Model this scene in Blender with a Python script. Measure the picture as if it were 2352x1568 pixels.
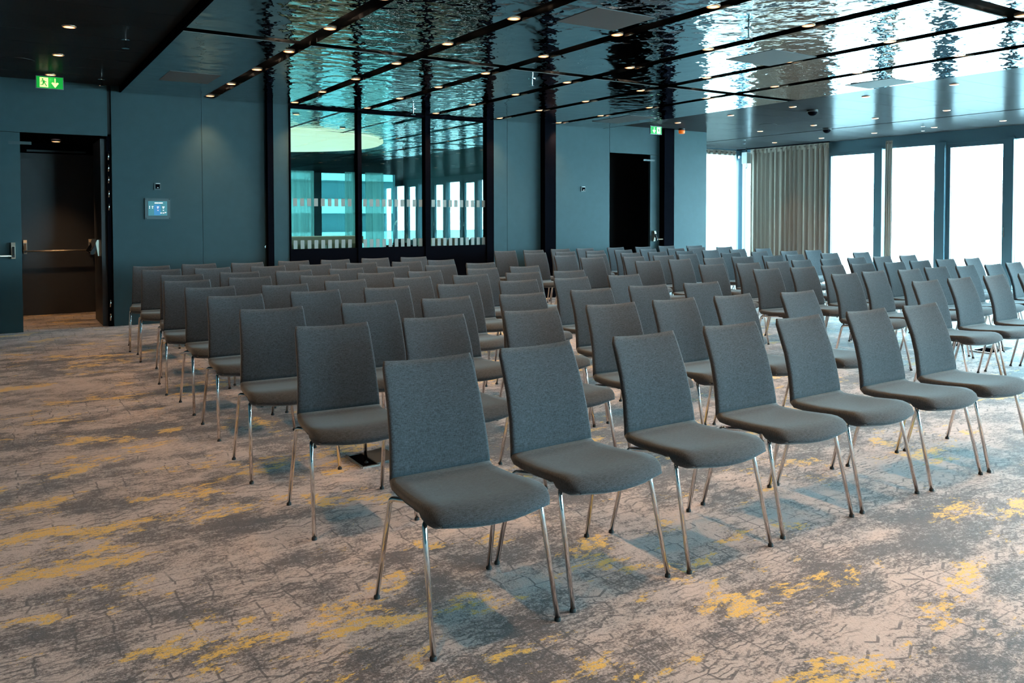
import bpy, math, random
import numpy as np
from mathutils import Vector, Matrix

for _o in list(bpy.data.objects):
    bpy.data.objects.remove(_o, do_unlink=True)
SC = bpy.context.scene
COL = SC.collection
RND = random.Random(7)

# ------------------------------------------------------------------ camera
CAM_POS = (-0.008, -0.04, 1.42)
CAM_R = Matrix(((0.8350648, 0.5498981, 0.0167014),
                (-0.5501505, 0.8347408, 0.0232842),
                (-0.0011374, -0.0286321, 0.9995894)))   # columns: right, forward, up
FPX, CPX, CPY = 1863.641, 1216.482, 550.357             # focal length and principal point in the 2352x1568 frame
cam_d = bpy.data.cameras.new('camera')
cam = bpy.data.objects.new('camera', cam_d)
COL.objects.link(cam)
SC.camera = cam
_r, _f, _u = (Vector(CAM_R.col[i]) for i in range(3))
_m = Matrix((_r, _u, -_f)).transposed().to_4x4()
_m.translation = Vector(CAM_POS)
cam.matrix_world = _m
cam_d.sensor_fit = 'HORIZONTAL'
cam_d.sensor_width = 36.0
cam_d.lens = FPX / 2352 * 36.0
cam_d.shift_x = (1176 - CPX) / 2352
cam_d.shift_y = (CPY - 784) / 2352
cam_d.clip_start, cam_d.clip_end = 0.05, 400

# ------------------------------------------------------------------ world, portals, exposure
SKY_STRENGTH = 43.0
SPOT_W = 72.0
world = bpy.data.worlds.new('world')
SC.world = world
world.use_nodes = True
_bg = world.node_tree.nodes['Background']
_bg.inputs['Color'].default_value = (0.45, 0.82, 1.0, 1)
_bg.inputs['Strength'].default_value = SKY_STRENGTH
SC.view_settings.view_transform = 'Standard'
SC.view_settings.look = 'None'
SC.view_settings.gamma = 1.0
SC.view_settings.use_curve_mapping = False
SC.view_settings.exposure = 0.4
SC.cycles.max_bounces = 7
SC.cycles.diffuse_bounces = 3
SC.cycles.glossy_bounces = 4
SC.cycles.use_adaptive_sampling = True
SC.cycles.adaptive_threshold = 0.04
SC.cycles.transparent_max_bounces = 12
SC.cycles.sample_clamp_indirect = 6.0
SC.cycles.caustics_refractive = False
SC.cycles.blur_glossy = 0.5

XW = 16.0        # window wall
YB = 11.7        # teal panelled wall
YF = 14.4        # far window wall, past the end of the panelled wall
YN = -16.0       # wall behind the camera
XL = -4.0
ZM, ZC = 3.03, 3.11   # mirrored panels, flat ceiling

def portal(loc, rot, sx, sy):
    ld = bpy.data.lights.new('window_portal', 'AREA')
    ld.shape = 'RECTANGLE'; ld.size = sx; ld.size_y = sy
    ld.cycles.is_portal = True
    o = bpy.data.objects.new('window_portal', ld)
    COL.objects.link(o); o.location = loc; o.rotation_euler = rot
    return o
portal((XW + .12, (YF + YN) / 2, 1.5), (0, math.radians(90), 0), 2.9, YF - YN)          # towards -x
portal(((12.1 + XW) / 2, YF + .12, 1.5), (math.radians(-90), 0, 0), XW - 12.1, 2.9)     # towards -y

portal((9.0, YN - .12, 1.5), (math.radians(90), 0, 0), 4.4, 2.9)                        # towards +y, at the added window behind the camera

# ------------------------------------------------------------------ pixel helpers (direction only; the distance is the plane met)
def ray(x, y):
    return CAM_R @ Vector(((x - CPX) / FPX, 1, -(y - CPY) / FPX))
def on_y(x, y, Y):
    d = ray(x, y); c = Vector(CAM_POS); return c + d * ((Y - c.y) / d.y)
def on_x(x, y, X):
    d = ray(x, y); c = Vector(CAM_POS); return c + d * ((X - c.x) / d.x)
def on_z(x, y, Z):
    d = ray(x, y); c = Vector(CAM_POS); return c + d * ((Z - c.z) / d.z)
def wx(px): return on_y(px, 450, YB).x          # column on the panelled wall
def wy(px): return on_x(px, 450, XW).y          # column on the window wall

# ------------------------------------------------------------------ mesh helpers
class MB:
    def __init__(s): s.v = []; s.f = []
    def box(s, x0, x1, y0, y1, z0, z1):
        b = len(s.v)
        s.v += [(x, y, z) for z in (z0, z1) for y in (y0, y1) for x in (x0, x1)]
        s.f += [tuple(b + i for i in q) for q in ((0, 2, 3, 1), (4, 5, 7, 6), (0, 1, 5, 4), (2, 6, 7, 3), (0, 4, 6, 2), (1, 3, 7, 5))]
        return s
    def tube(s, path, r, n=10, caps=True):
        pts = [Vector(p) for p in path]; b = len(s.v); prev = None
        for i, p in enumerate(pts):
            t = (pts[min(i + 1, len(pts) - 1)] - pts[max(i - 1, 0)]).normalized()
            if prev is None:
                a = Vector((0, 0, 1)) if abs(t.z) < .9 else Vector((1, 0, 0))
                u = t.cross(a).normalized()
            else:
                u = (prev - t * prev.dot(t)).normalized()
            prev = u; w = t.cross(u)
            rr = r[i] if isinstance(r, (list, tuple)) else r
            s.v += [tuple(p + (u * math.cos(2 * math.pi * k / n) + w * math.sin(2 * math.pi * k / n)) * rr) for k in range(n)]
        for i in range(len(pts) - 1):
            for k in range(n):
                k2 = (k + 1) % n
                s.f.append((b + i * n + k, b + i * n + k2, b + (i + 1) * n + k2, b + (i + 1) * n + k))
        if caps:
            s.f.append(tuple(b + k for k in reversed(range(n))))
            s.f.append(tuple(b + (len(pts) - 1) * n + k for k in range(n)))
        return s
    def lathe(s, prof, c=(0, 0, 0), n=20):
        b = len(s.v)
        for r, z in prof:
            s.v += [(c[0] + r * math.cos(2 * math.pi * k / n), c[1] + r * math.sin(2 * math.pi * k / n), c[2] + z) for k in range(n)]
        for i in range(len(prof) - 1):
            for k in range(n):
                k2 = (k + 1) % n
                s.f.append((b + i * n + k, b + i * n + k2, b + (i + 1) * n + k2, b + (i + 1) * n + k))
        s.f.append(tuple(b + k for k in reversed(range(n))))
        s.f.append(tuple(b + (len(prof) - 1) * n + k for k in range(n)))
        return s
    def prism(s, poly, a, d0, d1):
        """poly in the plane across axis a ('x','y','z'), extruded from d0 to d1 along it"""
        b = len(s.v); n = len(poly)
        for d in (d0, d1):
            for p, q in poly:
                s.v.append({'x': (d, p, q), 'y': (p, d, q), 'z': (p, q, d)}[a])
        s.f.append(tuple(b + k for k in reversed(range(n)))); s.f.append(tuple(b + n + k for k in range(n)))
        for k in range(n):
            k2 = (k + 1) % n
            s.f.append((b + k, b + k2, b + n + k2, b + n + k))
        return s
    def mesh(s, name, mat, smooth=False):
        me = bpy.data.meshes.new(name)
        me.from_pydata(s.v, [], s.f); me.materials.append(mat)
        import bmesh
        bm = bmesh.new(); bm.from_mesh(me); bmesh.ops.recalc_face_normals(bm, faces=bm.faces); bm.to_mesh(me); bm.free()
        if smooth:
            me.polygons.foreach_set('use_smooth', [True] * len(me.polygons))
        me.update()
        return me
    def build(s, name, mat, parent=None, smooth=False, loc=None):
        return link(name, s.mesh(name, mat, smooth), parent, loc)

def link(name, me, parent=None, loc=None, rz=0):
    o = bpy.data.objects.new(name, me); COL.objects.link(o)
    if parent is not None: o.parent = parent
    if loc is not None: o.location = loc
    if rz: o.rotation_euler.z = rz
    return o
def empty(name, loc=(0, 0, 0), rz=0, parent=None):
    o = link(name, None, parent, loc, rz); o.empty_display_size = .1; return o
def tag(o, label, cat, group=None):
    o['label'] = label; o['category'] = cat
    if group: o['group'] = group
    return o
def struct(o, label=None):
    o['kind'] = 'structure'
    if label: o['label'] = label
    return o
def thing(name, loc, label, cat, group=None, rz=0):
    return tag(empty(name, loc, rz), label, cat, group)
def B(x0, x1, y0, y1, z0, z1): return MB().box(min(x0, x1), max(x0, x1), min(y0, y1), max(y0, y1), min(z0, z1), max(z0, z1))

# ------------------------------------------------------------------ materials
def new_mat(name):
    m = bpy.data.materials.new(name); m.use_nodes = True
    nt = m.node_tree; return m, nt, nt.nodes['Principled BSDF']
def N(nt, t, **kw):
    n = nt.nodes.new(t)
    for k, v in kw.items():
        if k in n.inputs: n.inputs[k].default_value = v
        else: setattr(n, k, v)
    return n
def plain(name, col, rough=.5, metal=0.0, spec=.5, noise=0.0, nscale=40, bump=0.0, emit=None, es=0.0):
    m, nt, p = new_mat(name)
    p.inputs['Base Color'].default_value = (*col, 1)
    p.inputs['Roughness'].default_value = rough
    p.inputs['Metallic'].default_value = metal
    p.inputs['Specular IOR Level'].default_value = spec
    if emit:
        p.inputs['Emission Color'].default_value = (*emit, 1); p.inputs['Emission Strength'].default_value = es
    if noise or bump:
        tc = N(nt, 'ShaderNodeTexCoord')
        nz = N(nt, 'ShaderNodeTexNoise', Scale=nscale, Detail=4.0)
        nt.links.new(tc.outputs['Object'], nz.inputs['Vector'])
        if noise:
            mx = N(nt, 'ShaderNodeMix', data_type='RGBA')
            mx.inputs[6].default_value = (*[c * (1 - noise) for c in col], 1)
            mx.inputs[7].default_value = (*[min(1, c * (1 + noise)) for c in col], 1)
            nt.links.new(nz.outputs['Fac'], mx.inputs[0]); nt.links.new(mx.outputs[2], p.inputs['Base Color'])
        if bump:
            bp = N(nt, 'ShaderNodeBump', Strength=bump, Distance=.002)
            nt.links.new(nz.outputs['Fac'], bp.inputs['Height']); nt.links.new(bp.outputs['Normal'], p.inputs['Normal'])
    return m

def glass_mat(name, tint, base_refl=.06, gloss_col=(1, 1, 1), rough=.0):
    m, nt, p = new_mat(name)
    nt.nodes.remove(p); out = nt.nodes['Material Output']
    tr = N(nt, 'ShaderNodeBsdfTransparent'); tr.inputs[0].default_value = (*tint, 1)
    gl = N(nt, 'ShaderNodeBsdfGlossy', Roughness=rough); gl.inputs[0].default_value = (*gloss_col, 1)
    lw = N(nt, 'ShaderNodeLayerWeight', Blend=.5)
    fr = N(nt, 'ShaderNodeMath', operation='POWER'); fr.inputs[1].default_value = 5.0     # Schlick, the same on both faces
    nt.links.new(lw.outputs['Facing'], fr.inputs[0])
    ad = N(nt, 'ShaderNodeMath', operation='ADD', use_clamp=True); ad.inputs[1].default_value = base_refl + .02
    mx = N(nt, 'ShaderNodeMixShader')
    nt.links.new(fr.outputs[0], ad.inputs[0]); nt.links.new(ad.outputs[0], mx.inputs[0])
    nt.links.new(tr.outputs[0], mx.inputs[1]); nt.links.new(gl.outputs[0], mx.inputs[2])
    nt.links.new(mx.outputs[0], out.inputs[0])
    return m

def curtain_mat(name, col, transp, transl):
    m, nt, p = new_mat(name)
    nt.nodes.remove(p); out = nt.nodes['Material Output']
    tc = N(nt, 'ShaderNodeTexCoord'); mp = N(nt, 'ShaderNodeMapping'); mp.inputs['Scale'].default_value = (90, 90, 1.5)
    nz = N(nt, 'ShaderNodeTexNoise', Scale=1.0, Detail=3.0)
    cr = N(nt, 'ShaderNodeMix', data_type='RGBA')
    cr.inputs[6].default_value = (*[c * .8 for c in col], 1); cr.inputs[7].default_value = (*[c * 1.15 for c in col], 1)
    nt.links.new(tc.outputs['Object'], mp.inputs[0]); nt.links.new(mp.outputs[0], nz.inputs['Vector'])
    nt.links.new(nz.outputs['Fac'], cr.inputs[0])
    df = N(nt, 'ShaderNodeBsdfDiffuse'); tl = N(nt, 'ShaderNodeBsdfTranslucent'); tr = N(nt, 'ShaderNodeBsdfTransparent')
    for n in (df, tl): nt.links.new(cr.outputs[2], n.inputs[0])
    a = N(nt, 'ShaderNodeMixShader'); a.inputs[0].default_value = transl
    b = N(nt, 'ShaderNodeMixShader'); b.inputs[0].default_value = transp
    nt.links.new(df.outputs[0], a.inputs[1]); nt.links.new(tl.outputs[0], a.inputs[2])
    nt.links.new(a.outputs[0], b.inputs[1]); nt.links.new(tr.outputs[0], b.inputs[2])
    nt.links.new(b.outputs[0], out.inputs[0])
    return m

def mirror_mat(name, col):
    """stretched hammered metal: near mirror with shallow ripples"""
    m, nt, p = new_mat(name)
    p.inputs['Base Color'].default_value = (*col, 1); p.inputs['Metallic'].default_value = 1.0
    p.inputs['Roughness'].default_value = .035
    tc = N(nt, 'ShaderNodeTexCoord')
    gm = N(nt, 'ShaderNodeNewGeometry')
    n1 = N(nt, 'ShaderNodeTexNoise', Scale=5.5, Detail=1.0, Roughness=.4)
    n2 = N(nt, 'ShaderNodeTexNoise', Scale=14.0, Detail=1.0, Roughness=.4)
    for n in (n1, n2): nt.links.new(gm.outputs['Position'], n.inputs['Vector'])
    ml = N(nt, 'ShaderNodeMath', operation='MULTIPLY_ADD'); ml.inputs[1].default_value = .30
    nt.links.new(n2.outputs['Fac'], ml.inputs[0]); nt.links.new(n1.outputs['Fac'], ml.inputs[2])
    bp = N(nt, 'ShaderNodeBump', Strength=1.0, Distance=.0115)
    nt.links.new(ml.outputs[0], bp.inputs['Height']); nt.links.new(bp.outputs['Normal'], p.inputs['Normal'])
    return m

def fabric_mat(name):
    m, nt, p = new_mat(name)
    tc = N(nt, 'ShaderNodeTexCoord')
    oi = N(nt, 'ShaderNodeObjectInfo')
    mp1 = N(nt, 'ShaderNodeMapping'); mp1.inputs['Scale'].default_value = (420, 420, 60)
    mp2 = N(nt, 'ShaderNodeMapping'); mp2.inputs['Scale'].default_value = (60, 420, 420)
    n1 = N(nt, 'ShaderNodeTexNoise', Scale=1.0, Detail=2.0); n2 = N(nt, 'ShaderNodeTexNoise', Scale=1.0, Detail=2.0)
    for mp, n in ((mp1, n1), (mp2, n2)):
        nt.links.new(tc.outputs['Object'], mp.inputs[0]); nt.links.new(mp.outputs[0], n.inputs['Vector'])
    ad = N(nt, 'ShaderNodeMath', operation='ADD'); nt.links.new(n1.outputs['Fac'], ad.inputs[0]); nt.links.new(n2.outputs['Fac'], ad.inputs[1])
    cr = N(nt, 'ShaderNodeValToRGB')
    cr.color_ramp.elements[0].position = .30; cr.color_ramp.elements[0].color = (.025, .028, .031, 1)
    cr.color_ramp.elements[1].position = .72; cr.color_ramp.elements[1].color = (.104, .117, .132, 1)
    hf = N(nt, 'ShaderNodeMath', operation='MULTIPLY'); hf.inputs[1].default_value = .5
    nt.links.new(ad.outputs[0], hf.inputs[0]); nt.links.new(hf.outputs[0], cr.inputs[0])
    nt.links.new(cr.outputs[0], p.inputs['Base Color'])
    bp = N(nt, 'ShaderNodeBump', Strength=.35, Distance=.001)
    nt.links.new(ad.outputs[0], bp.inputs['Height']); nt.links.new(bp.outputs['Normal'], p.inputs['Normal'])
    p.inputs['Roughness'].default_value = .92; p.inputs['Specular IOR Level'].default_value = .2
    p.inputs['Sheen Weight'].default_value = .25; p.inputs['Sheen Roughness'].default_value = .4
    return m

def carpet_mat(name):
    """printed carpet: mottled mauve-grey with brushed streaks, dark scratchy motifs and mustard patches"""
    m, nt, p = new_mat(name)
    L = nt.links.new
    tc = N(nt, 'ShaderNodeTexCoord')
    def noise(sx, sy, detail=4.0, rough=.55, off=0.0, dist=0.0):
        mp = N(nt, 'ShaderNodeMapping'); mp.inputs['Scale'].default_value = (sx, sy, 1); mp.inputs['Location'].default_value = (off, off * .7, off * .3)
        nz = N(nt, 'ShaderNodeTexNoise', Scale=1.0, Detail=detail, Roughness=rough, Distortion=dist)
        L(tc.outputs['Object'], mp.inputs[0]); L(mp.outputs[0], nz.inputs['Vector']); return nz.outputs['Fac']
    def ramp(f, a, b):
        r = N(nt, 'ShaderNodeMapRange', interpolation_type='SMOOTHSTEP', clamp=True)
        r.inputs['From Min'].default_value = a; r.inputs['From Max'].default_value = b
        L(f, r.inputs['Value']); return r.outputs[0]
    def mth(op, a, b=None):
        n = N(nt, 'ShaderNodeMath', operation=op, use_clamp=True)
        for i, v in enumerate((a, b)):
            if v is None: continue
            if isinstance(v, (int, float)): n.inputs[i].default_value = v
            else: L(v, n.inputs[i])
        return n.outputs[0]
    def mix(f, a, b):
        n = N(nt, 'ShaderNodeMix', data_type='RGBA')
        L(f, n.inputs[0])
        for i, v in ((6, a), (7, b)):
            if isinstance(v, tuple): n.inputs[i].default_value = (*v, 1)
            else: L(v, n.inputs[i])
        return n.outputs[2]
    big = noise(.8, 1.25, 5.0, .62, 3.1)
    mid = noise(3.6, 5.2, 6.0, .68, 11.0)
    fine = noise(105, 120, 3.0, .7, 5.0)
    streak = noise(18.0, 52, 5.0, .68, 21.0)
    grain = mth('ADD', mth('MULTIPLY', fine, .62), mth('MULTIPLY', streak, .38))
    d = mth('ADD', mth('MULTIPLY', big, .5), mth('MULTIPLY', mid, .5))
    dark = ramp(d, .36, .64)
    darkg = ramp(mth('ADD', mth('MULTIPLY', dark, .30), grain), .54, .76)
    c = mix(darkg, (.60, .52, .51), (.105, .082, .082))
    # scratchy hexagon and zigzag outlines, broken up
    def lines(sx, sy, rnd, w, off, a0, a1):
        mpv = N(nt, 'ShaderNodeMapping'); mpv.inputs['Scale'].default_value = (sx, sy, 1); mpv.inputs['Location'].default_value = (off, off, 0)
        L(tc.outputs['Object'], mpv.inputs[0])
        vo = N(nt, 'ShaderNodeTexVoronoi', feature='DISTANCE_TO_EDGE', Scale=1.0, Randomness=rnd)
        L(mpv.outputs[0], vo.inputs['Vector'])
        e = N(nt, 'ShaderNodeMapRange', clamp=True); e.inputs['From Min'].default_value = w; e.inputs['From Max'].default_value = w * 1.8
        e.inputs['To Min'].default_value = 1.0; e.inputs['To Max'].default_value = 0.0
        L(vo.outputs['Distance'], e.inputs['Value'])
        brk = ramp(noise(9, 12, 2.0, .6, 41.0 + off), .43, .48)
        area = ramp(noise(1.0, 1.6, 3.0, .55, 51.0 + off), a0, a1)
        return mth('MULTIPLY', mth('MULTIPLY', e.outputs[0], brk), area)
    c = mix(mth('MULTIPLY', lines(8.5, 12.5, .22, .024, 0.0, .45, .54), .80), c, (.070, .056, .062))
    # chevron lines in broken bands along the rows
    sx = N(nt, 'ShaderNodeSeparateXYZ'); L(tc.outputs['Object'], sx.inputs[0])
    def raw(op, a, b=None):
        n = N(nt, 'ShaderNodeMath', operation=op)
        for k, v in enumerate((a, b)):
            if v is None: continue
            if isinstance(v, (int, float)): n.inputs[k].default_value = v
            else: L(v, n.inputs[k])
        return n.outputs[0]
    tri = raw('MULTIPLY', raw('ABSOLUTE', raw('SUBTRACT', raw('FRACT', raw('MULTIPLY', sx.outputs[0], 7.0)), .5)), 1.3)
    wob = raw('MULTIPLY', noise(6, 6, 2.0, .5, 91.0), .8)
    v = raw('FRACT', raw('ADD', raw('ADD', raw('MULTIPLY', sx.outputs[1], 17.0), tri), wob))
    zz = mth('SUBTRACT', 1.0, ramp(raw('ABSOLUTE', raw('SUBTRACT', v, .5)), .07, .13))
    zz = mth('MULTIPLY', mth('MULTIPLY', zz, ramp(noise(.8, 2.6, 3.0, .5, 101.0), .50, .57)), ramp(noise(14, 20, 2.0, .6, 111.0), .44, .52))
    c = mix(mth('MULTIPLY', zz, .8), c, (.075, .060, .064))
    # bands of thin wavy lines along the rows
    wv = N(nt, 'ShaderNodeTexWave', wave_type='BANDS', bands_direction='Y', Scale=11.0, Distortion=7.0, Detail=2.0)
    wv.inputs['Detail Scale'].default_value = 1.6
    L(tc.outputs['Object'], wv.inputs['Vector'])
    wl = mth('MULTIPLY', ramp(wv.outputs['Fac'], .80, .93), ramp(noise(.45, 2.2, 2.0, .5, 61.0), .52, .60))
    wl = mth('MULTIPLY', wl, ramp(noise(9, 9, 2.0, .6, 71.0), .42, .52))
    c = mix(mth('MULTIPLY', wl, .8), c, (.085, .070, .074))
    # mustard patches, dragged along the rows
    ye = ramp(noise(2.1, 3.6, 8.0, .76, 82.0, .2), .562, .592)
    yg = ramp(mth('ADD', mth('MULTIPLY', streak, .5), mth('MULTIPLY', fine, .5)), .42, .51)
    c = mix(mth('MULTIPLY', ye, yg), c, (.84, .56, .11))
    L(c, p.inputs['Base Color'])
    bp = N(nt, 'ShaderNodeBump', Strength=.35, Distance=.003)
    L(noise(160, 160, 2.0, .6, 2.0), bp.inputs['Height']); L(bp.outputs['Normal'], p.inputs['Normal'])
    p.inputs['Roughness'].default_value = .62
    p.inputs['Specular IOR Level'].default_value = .35
    p.inputs['Sheen Weight'].default_value = .3; p.inputs['Sheen Roughness'].default_value = .5
    return m

M = {}
M['wall'] = plain('slate_blue_panel', (.038, .070, .078), .5, spec=.14, noise=.10, nscale=9, bump=.03)
M['backing'] = plain('black_backing', (.012, .012, .014), .7)
M['black'] = plain('black_lacquer', (.004, .004, .006), .6, spec=.0, noise=.2, nscale=60)
M['door'] = plain('charcoal_door', (.045, .047, .052), .45, noise=.08, nscale=20, bump=.03)
M['door_black'] = plain('black_door', (.008, .009, .014), .6, spec=.1, noise=.1, nscale=20)
M['steel'] = plain('brushed_steel', (.62, .60, .57), .25, 1.0, noise=.06, nscale=90)
M['bar'] = plain('satin_steel_bar', (.78, .70, .58), .45, 1.0, noise=.04, nscale=60)
M['chrome'] = plain('chrome', (.82, .82, .82), .07, 1.0, noise=.02, nscale=30)
M['rubber'] = plain('black_rubber', (.02, .02, .02), .7)
M['plate'] = plain('black_plate', (.018, .018, .018), .5)
M['mirror'] = mirror_mat('rippled_mirror', (.66, .68, .68))
M['slab'] = plain('black_ceiling_void', (.008, .008, .009), .8)
def satin_mat(name, dif, refl, rough):
    m, nt, p = new_mat(name)
    nt.nodes.remove(p); out = nt.nodes['Material Output']
    tc = N(nt, 'ShaderNodeTexCoord'); nz = N(nt, 'ShaderNodeTexNoise', Scale=30.0, Detail=3.0)
    nt.links.new(tc.outputs['Object'], nz.inputs['Vector'])
    rr = N(nt, 'ShaderNodeMapRange'); rr.inputs['To Min'].default_value = rough * .92; rr.inputs['To Max'].default_value = rough * 1.08
    nt.links.new(nz.outputs['Fac'], rr.inputs['Value'])
    df = N(nt, 'ShaderNodeBsdfDiffuse'); df.inputs[0].default_value = (*dif, 1)
    gl = N(nt, 'ShaderNodeBsdfGlossy'); gl.inputs[0].default_value = (*refl, 1); nt.links.new(rr.outputs[0], gl.inputs['Roughness'])
    ad = N(nt, 'ShaderNodeAddShader')
    nt.links.new(df.outputs[0], ad.inputs[0]); nt.links.new(gl.outputs[0], ad.inputs[1]); nt.links.new(ad.outputs[0], out.inputs[0])
    return m
M['board'] = satin_mat('satin_dark_lacquer', (.030, .031, .033), (.050, .052, .053), .18)
M['trim'] = plain('pale_edge_trim', (.12, .12, .115), .5, .0)
M['hatch'] = plain('matte_grey_hatch', (.10, .108, .112), .6, noise=.1, nscale=200)
M['frame'] = plain('dark_blue_grey_aluminium', (.045, .085, .110), .38, .2, noise=.05, nscale=30)
M['glass'] = glass_mat('clear_glass', (.93, .96, .95), .01)
M['inner_glass'] = glass_mat('greenish_glass', (.66, .88, .84), .05, (.85, 1, .97))
M['solar_glass'] = glass_mat('tinted_solar_glass', (.23, .30, .295), .03, (.8, 1, 1))
M['dot'] = plain('frosted_film', (.30, .31, .28), .6, noise=.03, nscale=80)
M['curtain'] = curtain_mat('taupe_curtain', (.27, .215, .185), .004, .05)
M['pale_curtain'] = curtain_mat('stone_curtain', (.36, .33, .30), .0, .06)
M['sheer'] = curtain_mat('white_sheer', (.80, .79, .74), .40, .5)
M['white_sheer'] = curtain_mat('pale_sheer', (.66, .70, .66), .45, .5)
M['fabric'] = fabric_mat('grey_wool')
M['carpet'] = carpet_mat('printed_carpet')
M['lamp'] = plain('warm_lamp', (.9, .8, .7), .4, emit=(1.0, .74, .52), es=26)
M['lamp_ring'] = plain('lamp_reflector', (.55, .40, .30), .3, .8)
M['white_plastic'] = plain('white_plastic', (.62, .62, .60), .4)
M['sign_green'] = plain('sign_green', (.0, .25, .03), .4, emit=(.0, .36, .02), es=.55)
M['sign_pale'] = plain('sign_pale', (.8, .8, .4), .4, emit=(.85, .85, .32), es=.7)
M['sign_white'] = plain('sign_white', (.8, .8, .8), .4, emit=(.80, 1.0, .86), es=.9)
M['beacon'] = plain('orange_lens', (.75, .16, .02), .35, emit=(.9, .16, .01), es=.35)
M['screen'] = plain('lit_screen', (.02, .05, .06), .7, spec=.1, emit=(.08, .30, .36), es=.6)
M['screen_blue'] = plain('lit_screen_blue', (.02, .05, .1), .7, spec=.1, emit=(.07, .32, .62), es=.6)
M['screen_mark'] = plain('screen_mark', (.7, .7, .7), .3, emit=(.9, .95, 1), es=.9)
M['screen_red'] = plain('screen_red', (.7, .4, .4), .3, emit=(1, .55, .5), es=.8)
M['bezel'] = plain('dark_bezel', (.030, .050, .054), .4)
M['cream'] = plain('cream_laminate', (.62, .60, .42), .45, noise=.05, nscale=8)
M['disc'] = plain('cream_light_disc', (.75, .72, .60), .5, emit=(1.0, .96, .74), es=1.0)
M['stone'] = plain('pale_terrace', (.62, .62, .60), .7, noise=.08, nscale=2)
M['facade_pale'] = plain('pale_facade', (.55, .60, .60), .7, noise=.05, nscale=1)
M['facade_dark'] = plain('facade_glazing', (.07, .13, .15), .5, noise=.1, nscale=1)
M['dark_floor'] = plain('dark_floor', (.05, .05, .05), .5, noise=.2, nscale=6)
# ------------------------------------------------------------------ floor and shell
struct(B(XL, XW + .1, YN, YF + .1, -.2, 0).build('floor', M['carpet']), 'printed carpet in mauve grey with mustard patches')
struct(B(XL - .15, XL, YN, YF, 0, 3.3).build('wall_left', M['wall']))
struct(B(XL, XW, YN, YF, 3.17, 3.3).build('ceiling_slab', M['slab']), 'black void above the ceiling panels')
ceiling = struct(empty('ceiling'), 'dark ceiling of mirrored and satin metal panels with black slots')

# mirrored panels, each a slab, with black slots between
SLOTS = [2.43, 3.57, 4.66, 5.80, 6.97, 8.16]
XE = [1.38] + SLOTS + [9.32]
ROWS = [(7.53, YB - .02), (3.38, 7.37), (-.78, 3.20), (-4.93, -.95), (-9.1, -5.1), (-13.2, -9.27)]
HW = .078
for iy, (y0, y1) in enumerate(ROWS):
    for ix in range(7):
        x0 = XE[ix] + (HW if ix else 0); x1 = XE[ix + 1] - (HW if ix < 6 else 0)
        pn = B(x0, x1, y0, y1, ZM, ZM + .045).build('ceiling_panel', M['mirror'], ceiling)
        if iy < 2:
            B(x0, x1, y0 - .006, y0 - .001, ZM - .002, ZM + .004).build('edge_strip', M['trim'], pn)
# plain metal boards to the sides, one by one, with fine joints
def boards(x0, x1, y0, y1, step, z=ZC):
    y = y1
    while y > y0 + .01:
        ya = max(y0, y - step)
        B(x0 + .002, x1 - .002, ya + .002, y - .002, z, z + .03).build('ceiling_board', M['board'], ceiling)
        y = ya
boards(9.34, 12.0, YN + 4, YB - .02, .62)
boards(12.0, 13.55, YN + 4, YF - .02, .62)
boards(13.62, XW - .02, YN + 4, YF - .02, .62)
boards(XL, 1.36, YN + 4, YB - .02, .62)
B(1.36, 1.38, YN + 4, YB - .02, ZM, ZC + .03).build('edge_fascia', M['black'], ceiling)
B(9.32, 9.34, YN + 4, YB - .02, ZM, ZC + .03).build('edge_fascia', M['board'], ceiling)
B(XL, XW, YN, YN + 4, ZC, ZC + .03).build('ceiling_board', M['board'], ceiling)
# access hatches set in the mirrored panels
for cx, cy, a, b in ((4.19, 5.20, .30, .27), (6.62, 5.55, .33, .30), (1.90, 10.0, .27, .36), (9.0, 5.9, .25, .30), (8.75, 10.4, .28, .5)):
    B(cx - a, cx + a, cy - b, cy + b, ZM - .004, ZM + .004).build('access_hatch', M['hatch'], ceiling)

# ------------------------------------------------------------------ panelled wall
wall = struct(B(XL, wx(-150), YB + .03, YB + .2, 0, 3.17).build('wall_back', M['backing']), 'dark slate blue panelled wall')
def wpanel(x0, x1, z0, z1, y=YB, mat='wall', name='wall_panel', th=.03):
    return B(x0, x1, y, y + th, z0, z1).build(name, M[mat], wall)
ZD = 2.46            # top of the double doors
XD0, XD1 = wx(-134), wx(249)    # double door opening
XM = wx(48)                     # meeting line of the two leaves
B(XL, XD0, YB + .03, YB + .2, 0, 3.17).build('wall_core', M['backing'], wall)
B(XD0, XD1 + .04, YB + .03, YB + .2, ZD + .03, 3.17).build('wall_core', M['backing'], wall)
B(XD1 + .04, wx(664), YB + .03, YB + .2, 0, 3.17).build('wall_core', M['backing'], wall)
wpanel(XL, XD0 - .006, 0.004, ZC)
wpanel(XD0, wx(249), ZD, ZC)
wpanel(wx(258), wx(464.6), .004, ZC); wpanel(wx(465.4), wx(664), .004, ZC - .05)
wpanel(wx(464.6), wx(664), ZC - .045, ZC)
def post(px0, px1, d=.13):
    x0, x1 = on_y(px0, 450, YB - d).x, on_y(px1, 450, YB - d).x
    return B(x0, x1, YB - d, YB + .0, .004, ZM if wx(px0) < 9.3 else ZC).build('wall_post', M['black'], wall)
post(615.5, 629, .10); post(1252, 1277, .14); post(1526, 1548.5, .14)
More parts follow.
